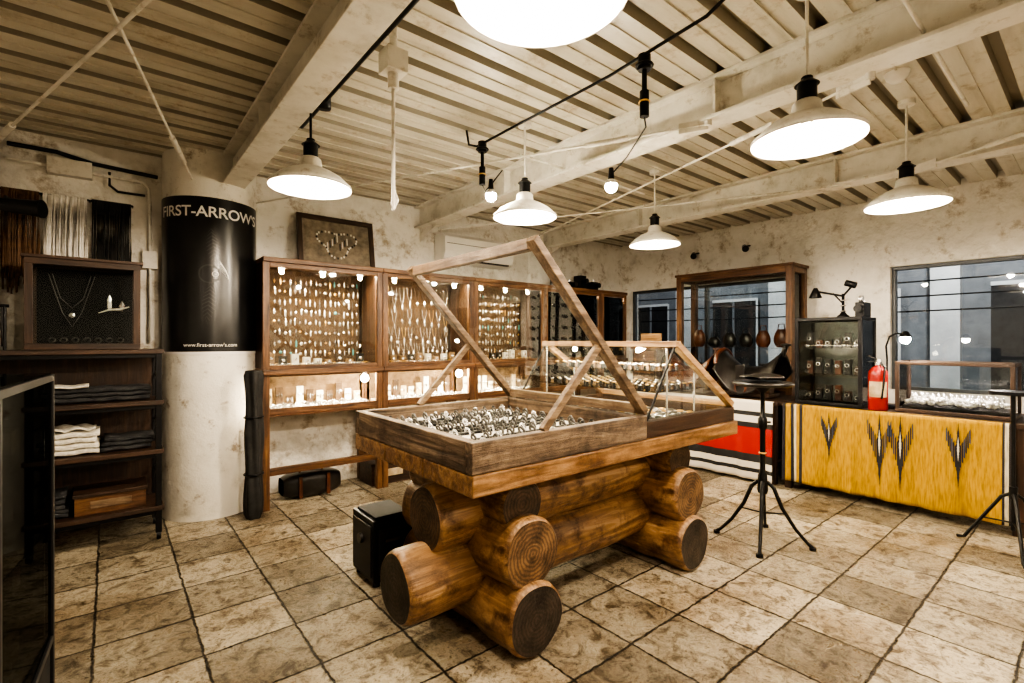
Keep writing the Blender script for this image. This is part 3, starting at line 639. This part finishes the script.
# ------------------------------------------------------------------ right wall tables with textiles
def serape():
    m,n,l,bs=nt('yellow_serape'); tc=n.new('ShaderNodeTexCoord'); sp=n.new('ShaderNodeSeparateXYZ'); l.new(tc.outputs['Object'],sp.inputs[0])
    r=n.new('ShaderNodeValToRGB'); r.color_ramp.interpolation='CONSTANT'; mr=n.new('ShaderNodeMapRange'); mr.inputs['From Min'].default_value=.3; mr.inputs['From Max'].default_value=2.05
    l.new(sp.outputs['Y'],mr.inputs[0]); l.new(mr.outputs[0],r.inputs[0])
    Y=(.42,.245,.008); Wt=(.6,.55,.4); K=(.02,.02,.03); B=(.04,.10,.2)
    st=[(0,B),(.05,K),(.085,Wt),(.095,K),(.105,Y),(.855,K),(.868,Y),(.885,Wt),(.895,K),(.912,Y),(.935,K),(.955,Y),(.972,Wt),(.98,K)]
    e=r.color_ramp.elements; e[0].color=(*st[0][1],1); e[1].position=st[1][0]; e[1].color=(*st[1][1],1)
    for p_,c in st[2:]: q=e.new(p_); q.color=(*c,1)
    mp=n.new('ShaderNodeMapping'); mp.inputs['Scale'].default_value=(1,3,.4); l.new(tc.outputs['Object'],mp.inputs[0])
    w=n.new('ShaderNodeTexNoise'); w.inputs['Scale'].default_value=30; w.inputs['Detail'].default_value=6; l.new(mp.outputs[0],w.inputs['Vector'])
    rr=n.new('ShaderNodeValToRGB'); rr.color_ramp.elements[0].position=.3; rr.color_ramp.elements[0].color=(.6,.55,.5,1); rr.color_ramp.elements[1].position=.6; l.new(w.outputs[0],rr.inputs[0])
    mx=n.new('ShaderNodeMixRGB'); mx.blend_type='MULTIPLY'; mx.inputs[0].default_value=1; l.new(r.outputs[0],mx.inputs[1]); l.new(rr.outputs[0],mx.inputs[2]); l.new(mx.outputs[0],bs.inputs['Base Color'])
    bs.inputs['Roughness'].default_value=.95
    bp=n.new('ShaderNodeBump'); bp.inputs['Strength'].default_value=.3; bp.inputs['Distance'].default_value=.01; l.new(w.outputs[0],bp.inputs['Height']); l.new(bp.outputs[0],bs.inputs['Normal'])
    return m
M_ser=serape(); M_yd=plain('dark_weave',(.018,.018,.022),.95); M_wv=plain('white_weave',(.6,.56,.45),.95); M_bv=plain('blue_weave',(.035,.05,.085),.95)
def table(name,y0,y1,z,xf=5.0,xb=5.75):
    b=MB(); b.box(xf,xb,y0,y1,z-.04,z,W_dark)
    for X in (xf+.02,xb-.08):
        for Y in (y0+.02,y1-.08): b.box(X,X+.06,Y,Y+.06,0,z-.04,W_dark)
    b.box(xf+.03,xb-.03,y0+.03,y1-.03,.2,.23,W_dark); return b.build(name,bevel=.003)
table('display_table',.36,2.0,.812); table('display_table',2.04,3.9,.812)
XF=4.965
def fx(Y,t,amp): return XF-.01-.012*t+amp*t*(math.sin(Y*21)+.5*math.sin(Y*47+1))
def drape(y0,y1,zt,zb,mat,amp,name):
    e=empty(name); b=MB()
    def fn(i,j):
        Y=y0+(y1-y0)*i
        if j<.08: return Vector((4.995-(4.995-XF+.01)*(j/.08)**.5,Y,zt+.004-.006*(j/.08)**2))
        t=(j-.08)/.92; return Vector((fx(Y,t,amp),Y,zt-.002-(zt-zb)*t))
    b.surf(fn,110,26,mat); b.build('cloth',e,solid=.003,recalc=False)
    return e
e=drape(.42,1.97,.81,.09,M_ser,.014,'yellow_serape_blanket')
p=MB()
def q3(y,z,o=0):
    t=max(0,(.808-z)/.72); return Vector((fx(y,t,.014)-.007-o,y,z))
def diamond(cy,cz,w,h,mat,o):
    N=8
    for k in range(N):
        for s in (-1,1):
            t0=k/N;t1=(k+1)/N; f0=w*(1-t0)*(1+.35*(k%2))
            p.add([q3(cy-f0,cz+s*h*t0,o),q3(cy+f0,cz+s*h*t0,o),q3(cy+w*(1-t1),cz+s*h*t1,o),q3(cy-w*(1-t1),cz+s*h*t1,o)],[(0,1,2,3)],mat)
def featherV(cy,cz,sc):
    # central spindle with stepped zig-zag barbs rising to both sides
    diamond(cy,cz,.016*sc,.27*sc,M_yd,0); diamond(cy,cz+.05*sc,.006*sc,.10*sc,M_wv,.002)
    for s in (-1,1):
        for k in range(6):
            yy=cy+s*(.014+.011*k)*sc; zb=cz+(-.10+.04*k)*sc; zt=zb+.17*sc*(1-.08*k)
            p.add([q3(yy-.004,zb,.001),q3(yy+.004,zb+.01,.001),q3(yy+.005,zt,.001),q3(yy-.003,zt+.02*sc,.001)],[(0,1,2,3)],M_yd if k%3!=2 else M_bv)
for cy,cz,sc in ((1.58,.55,.85),(1.21,.50,1.15),(1.07,.50,1.15),(.72,.54,.95)): featherV(cy,cz,sc)
p.build('woven_motif',e,recalc=False)
def striped():
    m,n,l,bs=nt('red_striped_blanket'); tc=n.new('ShaderNodeTexCoord'); sp=n.new('ShaderNodeSeparateXYZ'); l.new(tc.outputs['Object'],sp.inputs[0])
    r=n.new('ShaderNodeValToRGB'); r.color_ramp.interpolation='CONSTANT'; l.new(sp.outputs['Z'],r.inputs[0])
    Wt=(.72,.67,.59);R_=(.34,.012,.01);K=(.02,.02,.02)
    st=[(0,Wt),(.10,K),(.14,Wt),(.20,K),(.28,R_),(.54,K),(.59,Wt),(.66,K),(.7,Wt)]
    e=r.color_ramp.elements; e[0].color=(*st[0][1],1); e[1].position=st[1][0]; e[1].color=(*st[1][1],1)
    for p_,c in st[2:]: q=e.new(p_); q.color=(*c,1)
    l.new(r.outputs[0],bs.inputs['Base Color']); bs.inputs['Roughness'].default_value=.95; return m
drape(2.06,3.85,.81,.03,striped(),.012,'red_striped_blanket')
# tall wood vitrine against the window
E=empty('tall_wood_vitrine'); f=MB(); x0,x1,y0,y1,z0,z1=5.78,6.2,2.2,3.62,0,2.24; t=.07
for X in (x0,x1-t):
    for Y in (y0,y1-t): f.box(X,X+t,Y,Y+t,z0,z1,W_oak)
for z in (.85,z1-t):
    f.box(x0,x0+t,y0+t,y1-t,z,z+t,W_oak); f.box(x1-t,x1,y0+t,y1-t,z,z+t,W_oak); f.box(x0+t,x1-t,y0,y0+t,z,z+t,W_oak); f.box(x0+t,x1-t,y1-t,y1,z,z+t,W_oak)
f.box(x0+.01,x1-.01,y0+.01,y1-.01,.05,.86,W_dark); f.box(x0-.015,x1+.015,y0-.015,y1+.015,z1,z1+.03,W_oak); f.build('frame',E,.004)
g=MB(); g.box(x0+.03,x0+.035,y0+t,y1-t,.92,z1-t,M_glass); g.box(x0+t,x1-t,y0+.03,y0+.035,.92,z1-t,M_glass)
for z in (1.32,): g.box(x0+.05,x1-.05,y0+.05,y1-.05,z,z+.008,M_glass)
g.build('glass',E)
j=MB()
for z,n in ((.922,6),(1.33,6)):
    for k in range(n):
        Y=y0+.2+(y1-y0-.4)*k/(n-1); h=random.uniform(.12,.24); mt=random.choice([M_bleather,M_leather,M_bleather])
        def bagf(i,jj,Y=Y,h=h,z=z):
            a=jj*2*math.pi; s=math.sin(math.pi*min(max(i,.04),.96))**.3; return Vector((6.0+.05*s*math.cos(a),Y+.095*s*math.sin(a)*(1-.2*i),z+.002+h*i))
        j.surf(bagf,8,12,mt); j.tube([(6.0,Y-.04,z+h*.9),(6.0,Y-.03,z+h+.06),(6.0,Y+.03,z+h+.06),(6.0,Y+.04,z+h*.9)],.006,mt,6)
j.build('leather_bags',E)
def saddle(cx,cy,zb,s,mat,seat,name):
    E=empty(name); b=MB()
    def prof(u): return .30+.13*max(0,(u-.35)/.65)**1.5+.11*max(0,(-u-.35)/.65)**1.3-.03*math.cos(u*1.6)
    def fn(i,j):
        u=-1+2*i;v=-1+2*j; av=abs(v); hw=.20*(1-.25*abs(u))
        z=prof(u); 
        if av<.35: yy=v*hw/.35*.7; zz=z-.05*(av/.35)**2
        else: t=(av-.35)/.65; yy=math.copysign(hw*.7+.12*t,v); zz=z-.05-(.2*(1-.35*abs(u)))*t
        return Vector((cx+yy*s,cy+u*.28*s,zb+zz*s))
    b.surf(fn,28,28,mat); b.build('seat_and_flaps',E,solid=.015,recalc=False)
    h=MB(); cz=zb+s*.42; h.cyl((cx,cy-.27*s,cz-.04*s),(cx,cy-.3*s,cz+.06*s),.022*s,mat,n=14); h.lathe([(.0001,.0),(.045*s,.004),(.045*s,.02),(.0001,.03)],(cx,cy-.3*s,cz+.055*s),mat,18)
    pts=[(cx+.17*s*math.cos(a),cy+.28*s,zb+s*(.30+.14*math.sin(a))) for a in [math.pi*k/10 for k in range(11)]]; h.tube(pts,.02*s,seat,8)
    for sg in (-1,1):
        X=cx+sg*.25*s; h.box(X-.008,X+.008,cy-.04*s,cy+.04*s,zb+.12*s,zb+.3*s,mat); h.torus((X,cy,zb+.085*s),.05*s,.01*s,seat,14,6,Matrix.Rotation(math.pi/2,3,'Y'))
    h.box(cx-.12*s,cx+.12*s,cy-.2*s,cy+.2*s,zb+.002,zb+.04,W_dark); h.box(cx-.05*s,cx+.05*s,cy-.18*s,cy+.18*s,zb+.04,zb+.23*s,W_dark)
    h.build('horn_cantle_stirrups',E,.002)
saddle(5.32,2.42,.82,1.12,M_bleather,M_leather,'western_saddle')
saddle(5.32,3.12,.82,1.02,M_leather,M_bleather,'western_saddle')
b=MB(); b.box(5.15,5.45,3.5,3.85,.814,1.30,W_dark); b.box(5.13,5.47,3.48,3.87,1.3,1.33,W_oak)
for k in range(3): b.box(5.142,5.15,3.53,3.82,.86+k*.15,.98+k*.15,W_oak); b.sphere((5.135,3.67,.92+k*.15),.012,M_gold,8)
b.beam((5.2,3.5,1.33),(5.2,3.85,1.33),.02,.02,W_case); b.box(5.28,5.3,3.52,3.82,1.33,1.5,W_case); b.build('wooden_jewelry_chest',bevel=.004)
def vitrine(name,x0,x1,y0,y1,z0,z1,t,wood,items,back=None,gl=None):
    gl=gl or M_glass
    E=empty(name); f=MB()
    for X in (x0,x1-t):
        for Y in (y0,y1-t): f.box(X,X+t,Y,Y+t,z0+t,z1-t,wood)
    for z in (z0,z1-t):
        f.box(x0,x0+t,y0,y1,z,z+t,wood); f.box(x1-t,x1,y0,y1,z,z+t,wood); f.box(x0+t,x1-t,y0,y0+t,z,z+t,wood); f.box(x0+t,x1-t,y1-t,y1,z,z+t,wood)
    f.box(x0+.005,x1-.005,y0+.005,y1-.005,z0,z0+.015,wood); f.build('frame',E,.003)
    g=MB(); g.box(x0+.01,x0+.014,y0+t,y1-t,z0+t,z1-t,gl); g.box(x0+t,x1-t,y0+.01,y0+.014,z0+t,z1-t,gl); g.box(x0+t,x1-t,y1-.014,y1-.01,z0+t,z1-t,gl); g.box(x0+t,x1-t,y0+t,y1-t,z1-.012,z1-.008,gl)
    if back: g.box(x1-.02,x1-.015,y0+t,y1-t,z0+t,z1-t,back)
    g.build('glass',E); j=MB(); items(j); j.build('contents',E)
def itA(j):
    for z in (.86,1.1,1.34):
        j.box(5.1,5.42,1.39,1.87,z-.006,z,M_glass)
        for k in range(6):
            Y=1.43+k*.078; h=random.uniform(.05,.15); j.box(5.2,5.24,Y-.025,Y+.025,z,z+h,random.choice([M_bleather,M_bleather,M_leather,W_dark])); j.torus((5.17,Y,z+h*.6),.016,.004,M_silver,10,5,Matrix.Rotation(math.pi/2,3,'Y'))
            if k%2: j.torus((5.12,Y,z+.02),.015,.004,M_dsilver,10,5,Matrix.Rotation(1.2,3,'Y'))
vitrine('black_glass_vitrine',5.05,5.47,1.36,1.90,.815,1.62,.03,M_black,itA,M_smoke,M_glass)
def itB(j):
    j.box(5.14,5.46,.47,1.10,.85,.87,M_blackm)
    for k in range(200):
        j.sphere((5.16+random.random()*.28,.49+random.random()*.59,.89+random.random()*.04),random.uniform(.014,.028),M_felt if k%4 else M_silver,6,sc=(1,1,.7))
    for k in range(24): j.torus((5.17+random.random()*.2,.5+k*.024,.955),.016,.005,M_silver,10,5,Matrix.Rotation(1.2,3,'X'))
vitrine('long_glass_vitrine',5.1,5.5,.43,1.14,.815,1.235,.028,W_dark,itB)
light('case_light','AREA',(5.3,.78,1.2),10,(1,.84,.78),None,.03,(0,0,0),.6)
b=MB(); ex,ey=5.07,1.25
b.lathe([(.0001,0),(.068,0),(.07,.012),(.07,.3),(.065,.33),(.045,.36),(.02,.375),(.02,.395),(.0001,.395)],(ex,ey,.815),M_red,28)
b.surf(lambda i,j:Vector((ex+.0712*math.cos(math.pi*.75+i*math.pi*.65),ey+.0712*math.sin(math.pi*.75+i*math.pi*.65),.93+.13*j)),12,1,M_paper)
b.cyl((ex,ey,1.2),(ex,ey,1.25),.022,M_silver,n=14); b.beam((ex-.02,ey+.01,1.25),(ex-.09,ey+.05,1.28),.02,.012,M_black); b.beam((ex-.02,ey+.01,1.235),(ex-.08,ey+.05,1.225),.02,.01,M_black)
b.tube([(ex,ey-.02,1.22),(ex-.05,ey-.06,1.18),(ex-.08,ey-.06,1.05),(ex-.075,ey-.045,.92)],.009,M_black); b.build('fire_extinguisher')
E=empty('gooseneck_lamp'); b=MB(); b.lathe([(.0001,.03),(.05,.028),(.06,.01),(.06,0),(.0001,0)],(5.3,1.24,.815),M_black,20)
b.tube([(5.3,1.24,.84),(5.3,1.24,1.25),(5.27,1.24,1.36),(5.2,1.2,1.44),(5.12,1.13,1.47),(5.06,1.08,1.46)],.008,M_black)
b.lathe([(.012,.05),(.025,.04),(.045,.0)],(5.05,1.06,1.435),M_black,16); b.sphere((5.05,1.06,1.418),.036,M_bulbh,12); b.build('base_and_arm',E)
b=MB(); zt=1.621
b.lathe([(.0001,0),(.05,0),(.05,.015),(.03,.03),(.012,.06),(.012,.22),(.0001,.22)],(5.25,1.56,zt),M_black,20)
b.tube([(5.25,1.56,zt+.2),(5.22,1.75,zt+.25)],.01,M_black); b.tube([(5.25,1.56,zt+.13),(5.24,1.64,zt+.23)],.007,M_black); b.tube([(5.25,1.56,zt+.2),(5.25,1.48,zt+.3)],.009,M_black)
b.lathe([(.015,.06),(.03,.03),(.055,-.03),(.055,-.035)],(5.22,1.78,zt+.23),M_black,18); b.cyl((5.25,1.46,zt+.29),(5.25,1.54,zt+.32),.03,M_black,n=14)
for k in range(3): b.torus((5.25,1.56,zt+.06+k*.05),.02,.005,M_silver)
b.build('vintage_arm_lamp')
b=MB(); b.box(5.15,5.35,1.37,1.44,zt,zt+.13,M_black); b.cyl((5.15,1.405,zt+.07),(5.09,1.405,zt+.07),.032,M_black,n=16); b.cyl((5.2,1.39,zt+.16),(5.2,1.42,zt+.16),.03,M_silver,n=14); b.cyl((5.28,1.405,zt+.13),(5.28,1.405,zt+.15),.012,M_silver,n=10); b.build('vintage_movie_camera',bevel=.006)
b=MB(); c=Vector((4.62,.40,0))
for k in range(3):
    a=math.radians(75+120*k); d=Vector((math.cos(a),math.sin(a),0)); b.tube([c+Vector((0,0,.4)),c+d*.06+Vector((0,0,.36)),c+d*.26+Vector((0,0,.02)),c+d*.3+Vector((0,0,.012))],.011,M_black)
    b.tube([c+Vector((0,0,.2)),c+d*.15+Vector((0,0,.19))],.006,M_black)
b.cyl(c+Vector((0,0,.15)),c+Vector((0,0,1.05)),.012,M_black,n=12); b.cyl(c+Vector((0,0,.36)),c+Vector((0,0,.44)),.022,M_black); b.cyl(c+Vector((0,0,1.05)),c+Vector((0,0,1.07)),.12,M_black,n=24); b.build('tripod_stand')
for y in (3.6,2.9):
    b=MB(); b.cyl((6.3,y,2.62),(6.2,y,2.6),.012,M_black); b.cyl((6.22,y+.03,2.6),(6.1,y-.04,2.55),.03,M_black,r1=.04,n=16); b.build('wall_spotlight')
# ------------------------------------------------------------------ outside
M_asph=noisy('asphalt',[(.03,.03,.035),(.07,.07,.07)],scale=8,rough=.8); M_fac=noisy('facade_grey',[(.12,.125,.13),(.22,.225,.23)],scale=2,rough=.8); M_facw=noisy('facade_white',[(.50,.49,.47),(.66,.65,.62)],scale=2,rough=.8)
b=MB(); b.box(6.5,22,-12,18,-.2,-.1,M_asph); b.build('street_ground')
b=MB(); b.box(11,12,-10,16,-.1,6,M_fac)
for y in (-2.2,-.6,1.55,4.2,6.4,8.6): b.box(10.8,11,y,y+.38,-.1,6,M_facw)
b.box(10.85,11,-10,16,2.9,3.3,M_facw); b.box(10.9,11,-10,16,-.1,.5,M_facw)
for y in (.2,2.4,4.9,7.1): b.box(10.95,11.0,y,y+1.0,.5,2.3,M_blackm); b.box(10.93,10.95,y-.04,y,.5,2.35,M_facw); b.box(10.93,10.95,y,y+1.0,2.3,2.36,M_facw); b.box(10.92,10.95,y+.48,y+.52,.5,2.3,M_fac)
for k in range(22): b.box(10.97,11.0,-1.6,-.7,.1+k*.13,.115+k*.13,M_blackm); b.box(10.97,11.0,3.4,4.2,.1+k*.13,.115+k*.13,M_blackm)
b.build('building_across_street')
b=MB()
for k in range(6): b.tube([(8.5,-8+24*i/16,2.05+.17*k-.25*math.sin(math.pi*i/16)+.02*k*i/4) for i in range(17)],.011,M_black,5)
b.build('power_lines')
light('exterior_fill_light','POINT',(8.6,1.0,4.2),650,(1,.96,.9),None,.2)  # added point light with no lamp modelled, brightens the facade outside
light('exterior_fill_light','POINT',(8.6,5.5,4.2),300,(.95,.95,.95),None,.2)  # second added fill for the far part of the facade
w=bpy.data.worlds.new('world'); S.world=w; w.use_nodes=True; bg=w.node_tree.nodes['Background']; bg.inputs[0].default_value=(.38,.38,.40,1); bg.inputs[1].default_value=.15
S.view_settings.view_transform='AgX'; S.view_settings.look='AgX - High Contrast'; S.view_settings.exposure=.5
